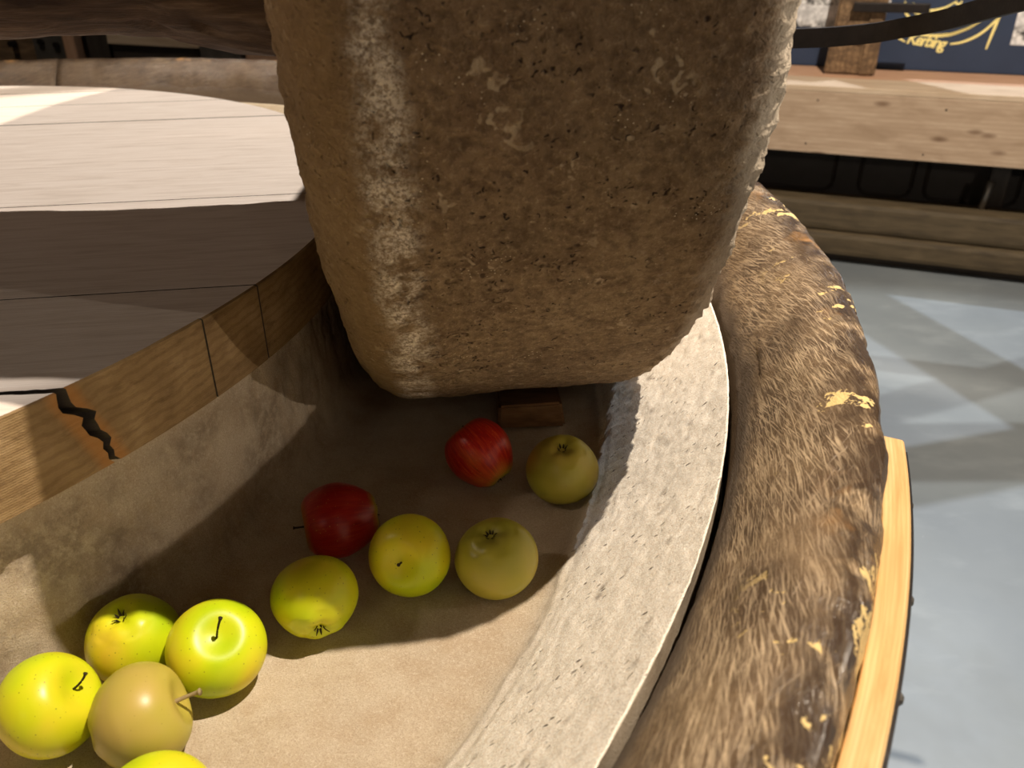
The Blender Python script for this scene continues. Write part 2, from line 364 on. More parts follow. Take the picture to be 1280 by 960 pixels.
def box(name, lo, hi, mat, parent=None, frame=None, bevel=.003, wob=0, uvs=1.0):
    """box in an optional local frame (Matrix), with a bevel and UVs along its longest side."""
    bm = bmesh.new(); bmesh.ops.create_cube(bm, size=1)
    lo, hi = Vector(lo), Vector(hi); d = hi - lo; c = (hi + lo) / 2
    for v in bm.verts: v.co = Vector((v.co.x * d.x, v.co.y * d.y, v.co.z * d.z)) + c
    if bevel: bmesh.ops.bevel(bm, geom=bm.edges[:], offset=min(bevel, min(d) * .4), segments=2, profile=.6, affect='EDGES')
    return finish_bm(name, bm, d, mat, parent, frame, wob, uvs)
def finish_bm(name, bm, d, mat, parent, frame, wob=0, uvs=1.0, smooth=False):
    uvl = bm.loops.layers.uv.new('UVMap'); ax = max(range(3), key=lambda i: d[i]); oth = [i for i in range(3) if i != ax]
    sd = random.random() * 5
    for f in bm.faces:
        nn = f.normal; k = oth[0] if abs(nn[oth[1]]) > abs(nn[oth[0]]) else oth[1]
        if abs(nn[ax]) > .7: 
            for l in f.loops: l[uvl].uv = (l.vert.co[oth[0]] + sd, l.vert.co[oth[1]] + sd)
        else:
            for l in f.loops: l[uvl].uv = (l.vert.co[ax] * uvs + sd, l.vert.co[k] * uvs + sd)
    if frame:
        for v in bm.verts: v.co = frame @ v.co
    me = bpy.data.meshes.new(name); bm.to_mesh(me); bm.free()
    return link(name, me, mat, parent, smooth)

def tube(pts, rads, seg=10, sq=None):
    """tube along pts; sq=(w,h) makes a rectangular bar section instead."""
    V, F = [], []; n = len(pts); pts = [Vector(p) for p in pts]
    for i, p in enumerate(pts):
        t = (pts[min(i + 1, n - 1)] - pts[max(i - 1, 0)]).normalized()
        up = Vector((0, 0, 1)) if abs(t.z) < .95 else Vector((1, 0, 0))
        s = t.cross(up).normalized(); q = s.cross(t)
        if sq:
            for a, b in ((-1, -1), (1, -1), (1, 1), (-1, 1)): V.append(p + s * a * sq[0] / 2 + q * b * sq[1] / 2)
        else:
            for k in range(seg): a = 2 * math.pi * k / seg; V.append(p + (s * math.cos(a) + q * math.sin(a)) * rads[i])
    m = 4 if sq else seg
    for i in range(n - 1):
        for k in range(m): F.append((i * m + k, i * m + (k + 1) % m, (i + 1) * m + (k + 1) % m, (i + 1) * m + k))
    F.append(tuple(range(m))[::-1]); F.append(tuple((n - 1) * m + k for k in range(m)))
    return V, F
def smoothcurve(pts, n=8):
    pts = [Vector(p) for p in pts]; out = []
    for i in range(len(pts) - 1):
        a, b, c, d = pts[max(i - 1, 0)], pts[i], pts[i + 1], pts[min(i + 2, len(pts) - 1)]
        for k in range(n):
            t = k / n; out.append(.5 * ((2 * b) + (c - a) * t + (2 * a - 5 * b + 4 * c - d) * t * t + (3 * b - a - 3 * c + d) * t ** 3))
    out.append(pts[-1]); return out
def lathe(prof, seg, caps=False):
    V, F = [], []; m = len(prof)
    for i in range(seg):
        a = 2 * math.pi * i / seg
        for r, z in prof: V.append(Vector((r * math.cos(a), r * math.sin(a), z)))
    for i in range(seg):
        for j in range(m - 1): F.append((i * m + j, ((i + 1) % seg) * m + j, ((i + 1) % seg) * m + j + 1, i * m + j + 1))
    return V, F

# ------------------------------------------------------------------ the room
FZ = -1.3
def slab(name, lo, hi, mat): return tag(box(name, lo, hi, mat, bevel=0), kind='structure')
slab('floor', (-5, -4, FZ - .1), (5.5, 6.2, FZ), M['floor'])
slab('wall_back', (-5, 6.2, FZ - .1), (5.5, 6.35, 4.8), M['wall'])
slab('wall_front', (-5, -4.15, FZ - .1), (5.5, -4, 4.8), M['wall'])
slab('wall_left', (-5.15, -4.15, FZ - .1), (-5, 6.35, 4.8), M['wall'])
slab('wall_right', (5.5, -4.15, FZ - .1), (5.65, 6.35, 4.8), M['wall'])
slab('ceiling', (-5.15, -4.15, 4.8), (5.65, 6.35, 4.95), M['ceil'])

# unseen timbers added overhead only to throw the crossing shadows on the floor
def add_shadow_timber(name, a, b, wd, z=1.8):
    V, F = tube([(a[0], a[1], z), (b[0], b[1], z)], None, sq=(wd, .06))
    tag(link(name, mesh(name, V, F), M['beam'], smooth=False), kind='structure')
add_shadow_timber('shadow_timber_1', (2.0, 4.97), (2.75, 2.55), .085)
add_shadow_timber('shadow_timber_2', (-1.6, 3.25), (.6, 3.235), .075)
add_shadow_timber('shadow_timber_3', (-1.2, 2.93), (.2, 3.52), .022)
add_shadow_timber('shadow_timber_4', (-.9, 3.62), (.6, 3.16), .03)
add_shadow_timber('shadow_timber_5', (1.9, 3.30), (3.1, 3.62), .06)

# ------------------------------------------------------------------ the trough
random.seed(3)
trough = empty('mill_trough', (CX, CY, FZ), label='round sandstone mill trough with a worn wooden rim under the big runner stone', cat='trough')
A1, A2 = -52, 24
ANG = arange(-180, A1, 3)[:-1] + arange(A1, A2, .13)[:-1] + arange(A2, 180, 3)
prof = [(.60, FZ), (.60, -.376), (.832, -.376)] + subdiv([(.836, -.378), (.838, -.43), (.841, -.50), (.846, -.526), (.858, -.537), (.875, -.54), (1.13, -.54), (1.152, -.536)], .008)[0:] \
     + subdiv([(1.158, -.532), (1.168, -.524), (1.178, -.512), (1.2908, -.3992)], .0026) + [(1.2909, -.4015), (1.2909, -.43), (1.2905, -.50), (1.39, -.52), (1.39, FZ)]
def disp_basin(r, a, z, v):
    at = dict(pit=0.0, vein=0.0, stain=0.0, pecked_lit=0.0)
    if r < .832 or r > 1.2909 or not (A1 <= a <= A2): return 0, 0, at
    p = P(r, a, z)
    if r < .862 and z < -.377:      # rough old inner wall
        d = fbm(p, 16, 4) * .006 + fbm(p, 60, 3) * .002 + fbm(Vector((a * .25 + z * 18, z * 60 - a * .5, 2)), 1, 3) * .0025
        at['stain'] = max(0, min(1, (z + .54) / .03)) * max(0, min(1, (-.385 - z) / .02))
        return -abs(d) * .4 + d * .6, 0, at
    if r < 1.15:
        d = fbm(p, 9, 3) * .0022 + fbm(p, 50, 2) * .0006
        return 0, d, at
    # outer wall: pecked in slanting rows
    d = fbm(p, 10, 2) * .0012 + fbm(p, 60, 3) * .0009 + noise.noise(p * 190) * .0005
    # ragged low ridge where wall meets floor
    if r > 1.29085: return 0, 0, at
    at['pecked_lit'] = max(0, min(1, (r - 1.150) / .03))
    vn = max(0, 1 - abs(r - 1.166 - fbm(Vector((a * .05, 0, 0)), 3, 2) * .006) / .006)
    at['vein'] = vn * max(0, min(1, .6 + 1.5 * noise.noise(Vector((a * .12, 3, 1)))))
    d += vn * .002
    u = R(a) * 1.22; w_ = (r - 1.16) * 1.41
    uu = u + .3 * w_; rows = 80; cols = 66
    q = Vector((uu * cols + noise.noise(Vector((uu * 14, w_ * 14, 0))) * .7, w_ * rows + noise.noise(Vector((uu * 9, w_ * 9, 5))) * .8, 0))
    dist, pts = noise.voronoi(q)
    cell = noise.cell(pts[0] * 3.7)
    pit = max(0, 1 - dist[0] / (.22 + .3 * cell)) ** 1.2 * (cell > .42)
    fade = max(0, min(1, (r - 1.172) / .012)) * max(0, min(1, (1.289 - r) / .004))
    d -= pit * .0007 * (.4 + cell) * fade
    at['pit'] = pit * fade * max(0, cell - .5) * 1.9
    return -d * .6, d * .75, at
vs, F, uv, A = revolve(prof, ANG, disp_basin)
basin = link('stone_basin', mesh('stone_basin', vs, F, uv, A), M['basin'], trough)

# rim: felloe-like wooden segments
rp = [(1.2955, -.44), (1.2957, -.418), (1.2975, -.403), (1.3035, -.388), (1.312, -.372), (1.322, -.357), (1.334, -.340), (1.348, -.326), (1.362, -.316), (1.376, -.3105), (1.387, -.3105), (1.3955, -.315), (1.3995, -.323), (1.4015, -.335), (1.402, -.352), (1.402, -.44), (1.402, -.52), (1.2955, -.52)]
def disp_rim(seed, fine):
    def f(r, a, z, v):
        if z < -.43: return 0, 0, {}
        p = P(r, a, z) + Vector((seed, 0, 0))
        d = fbm(p, 6, 2) * .0024 + fbm(p, 26, 3) * .0012
        if r > 1.36: d += fbm(Vector((R(a) * 26, z * 12, seed)), 1, 3) * .0034 * (1.25 if a < -20 else .5) - .0005
        if r < 1.312: d += fbm(p, 40, 3) * .003
        if fine: d += fbm(p, 110, 2) * .0007
        d = max(-.007, min(.006, d))
        return (d if r > 1.37 else abs(d) * .5 if r < 1.315 else -d * .6), d * .7, {}
    return f
segs = [(-64, 38), (38.25, 94.9), (95.25, 152), (152.3, 208), (208.3, 252), (252.3, 295.7)]
for i, (a0, a1) in enumerate(segs):
    fine = i == 0
    pr = subdiv(rp[:15], .0045 if fine else .012) + rp[15:]
    an = arange(a0, a1, .25 if fine else (.6 if i in (1, 2) else 2))
    vs, F, uv, _ = revolve(pr, an, disp_rim(i * 3.1, fine), closed=True, endcaps=True, uvr=1.35)
    o = link('rim_segment', mesh('rim_segment', vs, F, uv), M['rim' if i in (0, 3, 4, 5) else 'rim_polished'], trough)

# board hoop nailed outside the rim, with its iron strap
bp = [(1.4025, -.47), (1.4025, -.350), (1.4032, -.349), (1.4195, -.3505), (1.421, -.352), (1.421, -.47)]
vs, F, uv, _ = revolve(bp, arange(-62, -17.9, .5), None, closed=True, endcaps=True, uvr=1.41)
o = link('outer_board', mesh('outer_board', vs, F, uv), M['outerboard'], trough, smooth=False); o['label'] = 'pale golden curved board fixed outside the dark rim'
vs, F, uv, _ = revolve([(1.4212, -.46), (1.4212, -.356), (1.4235, -.356), (1.4235, -.46)], arange(-62, -18.2, .5), None, closed=True, endcaps=True)
hoop = link('iron_hoop', mesh('iron_hoop', vs, F, uv), M['iron'], trough, smooth=False); hoop['label'] = 'thin black iron strap around the board'
nme = None
for a in (-20.5, -24.6, -27.9, -30.4, -35, -40):
    if nme is None:
        V, F = lathe([(0, .003), (.002, .0028), (.0036, .0014), (.004, 0), (.004, -.001)], 10); nme = mesh('nail', V, F); nme.materials.append(M['steel'])
    nobj = bpy.data.objects.new('nail', nme); COL.objects.link(nobj); nobj.parent = hoop
    pos = P(1.4233, a, -.366); nobj.location = pos
    nobj.rotation_euler = Vector((math.cos(R(a)), math.sin(R(a)), 0)).to_track_quat('Z', 'Y').to_euler()

# ------------------------------------------------------------------ plank platform
plat = empty('plank_platform', (CX, CY, -.37), label='round platform of whitened planks inside the trough, left of the runner stone', cat='platform')
TH = R(8.0); e = Vector((math.cos(TH), math.sin(TH), 0)); nn = Vector((-math.sin(TH), math.cos(TH), 0)); C0 = Vector((CX, CY, 0)); nc = C0.dot(nn)
RP = .855; ZT, ZB = -.294, -.3705
joints = [.40, .572, .686, .757, 1.054, 1.233, 1.55, 1.72, 1.86]
bounds = [nc - RP + .0005] + joints + [nc + RP - .0005]
rc = random.Random(11)
def jagged(s, k):   # wandering of the split joint next to the crack
    return (fbm(Vector((s * 18, k, 0)), 1, 4)) * .006
CRK = {.572}
def joint_pt(nv, s, side, bottom):
    """offset of joint nv at along-plank position s; side +1 plank above it."""
    gap = .0009 if nv not in CRK else .0016 + .0009 * noise.noise(Vector((s * 60, 3, 1)))
    off = 0
    if nv in CRK: off = jagged(s, 1.0)
    return nv + off + side * gap
for i in range(len(bounds) - 1):
    n0, n1 = bounds[i], bounds[i + 1]
    if n1 - n0 < .01: continue
    def chord(nv): return math.sqrt(max(0, RP ** 2 - (nv - nc) ** 2))
    def arcpts(na, nb, sgn, cnt):
        out = []
        ta, tb = math.asin(max(-1, min(1, (na - nc) / RP))), math.asin(max(-1, min(1, (nb - nc) / RP)))
        for k in range(cnt + 1):
            t = ta + (tb - ta) * k / cnt
            out.append((sgn * RP * math.cos(t), nc + RP * math.sin(t)))
        return out
    lo_n = n0 + (.0009 if i else 0); hi_n = n1 - .0009
    if n0 in CRK: lo_n = n0 + jagged(chord(n0), 1) + .0016
    if n1 in CRK: hi_n = n1 + jagged(chord(n1), 1) - .0016
    cnt = max(6, int((hi_n - lo_n) / .012))
    right = arcpts(lo_n, hi_n, 1, cnt); left = arcpts(hi_n, lo_n, -1, cnt)
    top = []
    K = 220 if (n1 in CRK or n0 in CRK) else 2
    seq = []      # (s, n, kind)
    for s_, n_ in right: seq.append((s_, n_, 'r'))
    sL = left[0][0]; sR = right[-1][0]
    for k in range(1, K):
        s_ = sR + (sL - sR) * k / K; n_ = hi_n
        if n1 in CRK: n_ = joint_pt(n1, s_, -1, 0)
        seq.append((s_, n_, 't'))
    for s_, n_ in left: seq.append((s_, n_, 'l'))
    sL = left[-1][0]; sR = right[0][0]
    for k in range(1, K):
        s_ = sL + (sR - sL) * k / K; n_ = lo_n
        if n0 in CRK: n_ = joint_pt(n0, s_, 1, 0)
        seq.append((s_, n_, 'b'))
    bm = bmesh.new(); uvl = bm.loops.layers.uv.new('UVMap'); 
    lv = []
    LV = [(ZT, .0), (ZT - .0015, .0012)] + [(ZT - .0015 - (ZT - .0015 - ZB) * k / 14, .0012) for k in range(1, 15)]
    lift = rc.uniform(-.0008, .0008)
    for zi, (z, grow) in enumerate(LV):
        ring = []
        fz = (ZT - z) / (ZT - ZB)
        for s_, n_, kd in seq:
            s2 = s_ * (1 + grow / RP) - (.001 if zi == 0 else 0) * (1 if kd == 'r' else 0)
            n2 = n_
            # the split leans sideways as it goes down through the edge, and opens a little
            for cn in CRK:
                if (cn in (n0, n1)) and s_ > 0:
                    near = math.exp(-((n_ - cn) / .03) ** 2) * math.exp(-((chord(cn) - s_) / .05) ** 2)
                    sd = 1 if cn == n0 else -1
                    n2 += near * (fz * .022 + (jagged(fz * .2 + 2, 4) - jagged(2, 4)) * 1.2 + jagged(fz * .9, 7) * .35 * fz + sd * (.0006 + .0022 * math.sin(math.pi * min(1, fz * 1.1 + .1)) ))
                    if near > .001 and kd == 'r':    # stay on the circle
                        s2 = math.sqrt(max(0, RP ** 2 - (n2 - nc) ** 2)) + grow
            p = C0 + e * s2 + nn * (n2 - nc); ring.append(bm.verts.new((p.x, p.y, z + (lift if zi < 2 else 0))))
        lv.append(ring)
    def crackline(z): return 0
    ft = bm.faces.new(lv[0]); ft.material_index = 0
    fb = bm.faces.new(lv[-1][::-1])
    m = len(seq)
    for a_, b_ in zip(lv, lv[1:]):
        for k in range(m):
            f = bm.faces.new((a_[k], b_[k], b_[(k + 1) % m], a_[(k + 1) % m]))
            f.material_index = 1 if seq[k][2] in 'rl' and seq[(k + 1) % m][2] in 'rl' else 2
    sd = i * .37
    for f in bm.faces:
        for l in f.loops:
            c = l.vert.co - C0
            if f.material_index == 0: l[uvl].uv = (c.dot(e) + sd, c.dot(nn) + sd)
            else: l[uvl].uv = (math.atan2(c.y, c.x) * RP, l.vert.co.z)
    me = bpy.data.meshes.new('plank'); bm.to_mesh(me); bm.free()
    at = me.attributes.new('crackline', 'FLOAT', 'POINT')
    for v in me.vertices:
        fz = (ZT - v.co.z) / (ZT - ZB)
        nv = .572 + fz * .022; cc = math.sqrt(RP ** 2 - (nv - nc) ** 2); pp = e * cc + nn * (nv - nc)
        at.data[v.index].value = math.atan2(pp.y, pp.x) * RP
    link('plank', me, [M['plank'], M['platside'], M['blackwood']], plat, smooth=False)
# joists carrying the planks (hidden beneath) reach the stone core
for k in (-.3, .3):
    fr = Matrix.Translation(C0) @ Matrix.Rotation(TH + math.pi / 2, 4, 'Z')
    box('joist', (-.55, k - .04, -.3757), (.55, k + .04, -.3707), M['darkwood'], plat, fr, bevel=.001)

# ------------------------------------------------------------------ runner stone
WR, WW, BL, BR = .603, .352, .057, .068
WC = Vector((-.0375, 1.119, .066)); WROT = Matrix.Rotation(.11, 4, 'Z') @ Matrix.Rotation(-.0258, 4, 'Y')
pr = []
half = WW / 2
for k in range(5): pr.append((.10 + (WR - BL * 1.5 - .10) * k / 5, -half - .0))
for k in range(15):
    t = math.pi / 2 * k / 14
    pr.append((WR - BL * 1.5 + BL * 1.5 * math.sin(t), -half + BL - BL * math.cos(t)))
for k in range(1, 56): pr.append((WR, -half + BL + (WW - BL - BR) * k / 56))
for k in range(17):
    t = math.pi / 2 * k / 16
    pr.append((WR - BR * 1.5 + BR * 1.5 * math.cos(t), half - BR + BR * math.sin(t)))
for k in range(8, -1, -1): pr.append((.10 + (WR - BR * 1.5 - .10) * k / 9, half))
V, F = [], []; mm = len(pr)
# fine steps on the visible front-lower quarter, coarse elsewhere (angle measured in local YZ, -Y = 0 front, down positive)
angs = arange(-40, 100, .28)[:-1] + arange(100, 320, 3)[:-1]
for a in angs:
    ca, sa = math.cos(R(a)), math.sin(R(a))
    for r, x in pr:
        p = Vector((x, -r * ca, -r * sa)); nrm_r = 1 if r > WR - .09 else 0
        d = 0; dx = 0
        if nrm_r:
            d = fbm(p, 5, 2) * .0028 + fbm(p, 24, 3) * .0016
            q = fbm(p, 110, 3)
            chipz = max(0, min(1, (x - half + BR * 1.0) / .02))       # ragged right shoulder
            d += q * (.0007 + .0042 * chipz)
            dist, _ = noise.voronoi(p * 55)
            if chipz > 0: d -= max(0, .25 - dist[0]) * .014 * chipz
            dist2, pp = noise.voronoi(p * 34)
            cl = noise.cell(pp[0] * 5.3)
            if cl > .74: d -= max(0, 1 - dist2[0] / .30) * .0028
            if cl < .1: d += max(0, 1 - dist2[0] / .4) * .0016
            if abs(x) > half - .03: dx = (fbm(p, 20, 3) * .004 + q * .002) * (1 if x > 0 else -1)
        elif r > .3: dx = fbm(p, 12, 3) * .004
        rr = (r + d) / r
        V.append((x + dx, p.y * rr, p.z * rr))
NA = len(angs)
for i in range(NA):
    for j in range(mm - 1): F.append((i * mm + j, i * mm + j + 1, ((i + 1) % NA) * mm + j + 1, ((i + 1) % NA) * mm + j))
F.append(tuple(i * mm for i in range(NA))[::-1]); F.append(tuple(i * mm + mm - 1 for i in range(NA)))
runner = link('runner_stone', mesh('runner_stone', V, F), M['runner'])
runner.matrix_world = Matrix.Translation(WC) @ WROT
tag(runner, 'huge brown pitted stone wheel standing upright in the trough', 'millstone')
RUNNER_LOWEST = min((runner.matrix_world @ v.co).z for v in runner.data.vertices)
runner.location.z += -.5415 - RUNNER_LOWEST + .001

# ------------------------------------------------------------------ axle log
secs = []
def logsec(x, yc, zc, ry, rz):
    secs.append((x, yc, zc, ry, rz))
for x, zb, ry in [(-1.30, -.100, .125), (-.8, -.100, .125), (-.53, -.099, .125), (-.42, -.096, .125), (-.365, -.100, .127), (-.325, -.110, .130), (-.298, -.116, .132), (-.247, -.124, .134), (-.222, -.128, .134)]:
    top = .165
    logsec(x, 1.05 + (x + .25) * .05, (zb - .012 + top) / 2, ry, (top - zb + .012) / 2)
V, F = [], []; NS = 48; out = []
for i in range(len(secs) - 1):
    a, b = secs[i], secs[i + 1]; cnt = max(1, int((b[0] - a[0]) / .012))
    for k in range(cnt): out.append(tuple(a[j] + (b[j] - a[j]) * k / cnt for j in range(5)))
out.append(secs[-1])
for s in out:
    for k in range(NS):
        a = 2 * math.pi * k / NS; c, q = math.cos(a), math.sin(a)
        c = math.copysign(abs(c) ** .62, c); q = math.copysign(abs(q) ** .62, q)   # squared log
        p = Vector((s[0], s[1] + c * s[3], s[2] + q * s[4]))
        g = Vector((p.x * .25, p.y, p.z))
        d = fbm(g, 9, 3) * .010 + fbm(g, 45, 3) * .004
        crack = noise.noise(Vector((p.x * 1.2, p.y * 16, p.z * 16)))
        d -= max(0, .06 - abs(crack)) * .16
        V.append(p + Vector((0, c, q)) * d)
n_ = len(out)
for i in range(n_ - 1):
    for k in range(NS): F.append((i * NS + k, (i + 1) * NS + k, (i + 1) * NS + (k + 1) % NS, i * NS + (k + 1) % NS))
F.append(tuple(range(NS))); F.append(tuple((n_ - 1) * NS + k for k in range(NS))[::-1])
tag(link('axle_log', mesh('axle_log', V, F), M['beam'], smooth=True), 'dark cracked hewn timber above the plank platform, running into the stone wheel', 'beam')
# centre post that carries the axle (beyond the left edge of the frame)
V, F = tube([(-1.40, CY, -.2935), (-1.40, CY, .7)], [.10, .09], 16)
tag(link('centre_post', mesh('centre_post', V, F), M['beam'], smooth=True), 'upright timber post on the plank platform carrying the end of the axle timber', 'post')

# ------------------------------------------------------------------ wedge
bm = bmesh.new()
fr = Matrix.Translation((.021, .915, -.5385)) @ Matrix.Rotation(.05, 4, 'Z')
cs = [(-.041, -.045, 0), (.041, -.045, 0), (.041, .05, 0), (-.041, .05, 0), (-.039, -.044, .031), (.036, -.044, .034), (.038, .05, .012), (-.039, .05, .011)]
vv = [bm.verts.new(c) for c in cs]
for f in ((3, 2, 1, 0), (4, 5, 6, 7), (0, 1, 5, 4), (1, 2, 6, 5), (2, 3, 7, 6), (3, 0, 4, 7)): bm.faces.new([vv[k] for k in f])
bmesh.ops.bevel(bm, geom=bm.edges[:], offset=.003, segments=2, affect='EDGES')
tag(finish_bm('wooden_wedge', bm, (1, .5, .5), M['wedge'], None, fr), 'small brown wooden wedge jammed under the runner stone behind the apples', 'wedge')

# ------------------------------------------------------------------ apples
def apple_mesh(seed, kind):
    H = 48; prof = []
    for k in range(H + 1):
        t = math.pi * k / H                      # 0 = stem end
        r = math.sin(t) ** .92 * (1 + .05 * math.cos(t)) 
        z = math.cos(t) * .90
        z -= .23 * math.exp(-(t / .37) ** 2)      # stem cavity
        z += .17 * math.exp(-((math.pi - t) / .26) ** 2)
        prof.append((r * .5, z * .5))
    rs = random.Random(seed); SG = 64; V = []
    o1 = Vector((seed * 3.3, 0, 0)); lob = rs.uniform(0, 6)
    mx = max(p[0] for p in prof)
    for i in range(SG):
        a = 2 * math.pi * i / SG
        for r, z in prof:
            r2 = r / mx * .5
            tt = max(0, -z) * 2
            r2 *= 1 + .022 * tt * math.cos(5 * a + lob) - .07 * max(0, tt - .1) * (1.5 if 'red' in kind else 1)
            p = Vector((r2 * math.cos(a), r2 * math.sin(a), z))
            p *= 1 + .02 * noise.noise(p * 2.2 + o1)
            if z < -.34: p.z += .02 * math.cos(5 * a + lob) * (r * 2)
            V.append(p)
    m = H + 1; F = []
    for i in range(SG):
        for j in range(m - 1): F.append((i * m + j, i * m + j + 1, ((i + 1) % SG) * m + j + 1, ((i + 1) % SG) * m + j))
    return V, F
APPLES = [
 ('green', (-.2356, .4891), .0765, (.261, -.417, .871), 'bright yellow-green apple with a long curved dark stem standing up from its dimple', 'stem_long'),
 ('green', (-.3091, .5045), .0736, (.032, .203, -.979), 'yellow-green apple with its dry blossom end up, touching the inner trough wall', 'calyx'),
 ('green', (-.3425, .4336), .0750, (.826, .092, .556), 'yellow-green apple with its stem dimple turned right, leftmost of all the apples', 'stem'),
 ('olive', (-.2693, .4212), .0760, (.91, .32, .264), 'dull olive apple lying among the bright ones with a pale stem stub to the right', 'stem_pale'),
 ('green', (-.169, .545), .0738, (-.272, .898, .347), 'yellow-green apple half crossed by shadow, blossom end facing the viewer', 'calyx'),
 ('dark_red', (-.1667, .6505), .0775, (-.949, -.314, -.005), 'dark red streaked apple lying on its side with its stem to the left', 'stem'),
 ('green', (-.0934, .5981), .0746, (-.203, -.894, .399), 'shaded yellow-green apple with stem pointing left, beside an olive apple', 'stem'),
 ('olive', (-.0159, .5984), .0760, (.16, .181, -.97), 'olive-yellow apple with blossom end up, right of the stemmed green apple', 'calyx'),
 ('red', (-.0351, .7644), .0765, (-.62, .446, .645), 'bright red and orange apple nearest the wooden wedge', 'stubby'),
 ('olive', (.052, .7377), .0765, (.034, .246, -.969), 'olive-green apple with blossom end up, farthest right under the runner stone', 'calyx'),
 ('green', (-.2315, .3501), .0740, (.207, -.80, .3), 'bright green apple cut off by the bottom edge of the picture', 'stem'),
]
for i, (kind, (ax_, ay_), D, axis, lab, end) in enumerate(APPLES):
    V, F = apple_mesh(i + 1, kind)
    V = [Vector((v.x, v.y, v.z * (1.22 if 'red' in kind else 1.0))) * D * (.93 if 'red' in kind else 1) for v in V]
    q = Vector(axis).normalized().to_track_quat('Z', 'Y')
    low = min((q @ v).z for v in V)
    o = link('apple', mesh('apple', V, F), M['apple_' + kind])
    o.rotation_mode = 'QUATERNION'; o.rotation_quaternion = q
    o.location = (ax_, ay_, -.5395 - low)
    tag(o, lab, 'apple', 'loose apples lying in the trough')
    # stem
    zs = .33 * D * (1.1 if 'red' in kind else 1)
    L = {'stem_long': .021, 'stem': .015, 'stem_pale': .019, 'calyx': .012, 'stubby': .006}[end]
    rs = random.Random(i); bx, by = rs.uniform(-.003, .003), rs.uniform(-.003, .003)
    if end == 'stem_long': bx, by = .004, .005
    pts = smoothcurve([(0, 0, zs - .002), (bx * .2, by * .2, zs + L * .35), (bx * .7, by * .7, zs + L * .75), (bx * 1.4, by * 1.4, zs + L)], 4)
    rad = [.00105 - .0002 * math.sin(math.pi * k / (len(pts) - 1)) + (.0006 if k > len(pts) - 3 else 0) for k in range(len(pts))]
    if end == 'stem_pale': rad = [r_ * 1.7 for r_ in rad]
    Vt, Ft = tube(pts, rad, 8)
    st = link('stem', mesh('stem', Vt, Ft), M['stempale' if end == 'stem_pale' else 'stem'], o, loc=(0, 0, 0))
    # calyx: a small crown of dry sepals
    Vc, Fc = [], []
    zc = min(v.z for v in V if math.hypot(v.x, v.y) < .002) if False else -.365 * D * (1.13 if 'red' in kind else 1)
    for k in range(7):
        a = 2 * math.pi * k / 7 + rs.uniform(-.2, .2); b0 = len(Vc); r0 = .0016; ln = rs.uniform(.004, .0062)
        d = Vector((math.cos(a), math.sin(a), 0)); t_ = Vector((-math.sin(a), math.cos(a), 0))
        base = d * r0 + Vector((0, 0, zc + .001)); mid = d * (r0 + ln * .5) + Vector((0, 0, zc - ln * .55)); tip = d * (r0 + ln * rs.uniform(.5, 1.1)) + Vector((0, 0, zc - ln * 1.0))
        for p_, w_ in ((base, .0011), (mid, .0009), (tip, .0002)):
            Vc += [p_ - t_ * w_, p_ + t_ * w_, p_ + d * .0004 + Vector((0, 0, .0004))]
        for s_ in (0, 3):
            for x_, y_ in ((0, 1), (1, 2), (2, 0)): Fc.append((b0 + s_ + x_, b0 + s_ + y_, b0 + s_ + 3 + y_, b0 + s_ + 3 + x_))
        Fc += [(b0, b0 + 2, b0 + 1), (b0 + 6, b0 + 7, b0 + 8)]
    link('calyx', mesh('calyx', Vc, Fc), M['calyx'], o, smooth=False, loc=(0, 0, 0))

# ------------------------------------------------------------------ curved iron strap behind the runner stone
pts = smoothcurve([(.127, 1.30, -.148), (.30, 1.30, -.152), (.42, 1.30, -.153), (.50, 1.28, -.146), (.542, 1.25, -.135), (.57, 1.20, -.121), (.589, 1.14, -.103), (.605, 1.07, -.084), (.64, .98, -.062), (.70, .90, -.04), (.85, .84, -.01)], 6)
V, F = tube(pts, None, sq=(.010, .026))
tag(link('iron_strap', mesh('iron_strap', V, F), M['iron'], smooth=False), 'long curved black iron bar reaching right from behind the stone wheel', 'iron bar')

# ------------------------------------------------------------------ bench with navy sign (right background); frame: x along, y back, z up
F0 = Vector((1.42953, 3.38545, 0)); AU = math.atan2(-.37349, .92763)
FR = Matrix.Translation(F0) @ Matrix.Rotation(AU, 4, 'Z')
bc = FR @ Vector((.3, .3, FZ))
bench = empty('workbench', bc, label='long pale pine bench with a knotty front board and dark beams below, behind the trough', cat='bench')
fb = box('front_board', (-1.2, -.035, -.835), (1.6, 0, -.60), M['pineface'], bench, FR, .004)
box('top_plank', (-1.2, -.035, -.60), (1.6, .19, -.578), M['pine'], bench, FR, .003)
box('top_plank', (-1.2, .193, -.60), (1.6, .48, -.578), M['pinkwood'], bench, FR, .003)
for z0, z1, y0 in ((-1.163, -1.040, .02), (-1.262, -1.166, .0)):
    box('low_beam', (-1.2, y0, z0), (1.6, y0 + .16, z1), M['darkwood'], bench, FR, .02)
box('plinth', (-1.15, .06, FZ), (1.55, .40, -1.262), M['blackwood'], bench, FR, .002)
bpnl = box('back_panel', (-1.15, .40, -1.262), (1.55, .43, -.60), M['dark'], bench, FR, .002)
for u0, u1 in ((-.62, -.12), (-.02, .205), (.25, .62), (.68, 1.0)):
    # raised frame strips with rounded corners round each dark panel
    ins = .02
    pts = []
    for cxx, czz, a0 in ((u1 - .05, -.70, 0), (u0 + .05, -.70, 90), (u0 + .05, -1.05, 180), (u1 - .05, -1.05, 270)):
        for k in range(5): a = R(a0 + k * 22.5); pts.append(FR @ Vector((cxx + .045 * math.cos(a), .395, czz + .045 * math.sin(a))))
    pts.append(pts[0]); V, F = tube(pts, [.008] * len(pts), 8)
    link('frame_moulding', mesh('frame_moulding', V, F), M['blackwood'], bench)
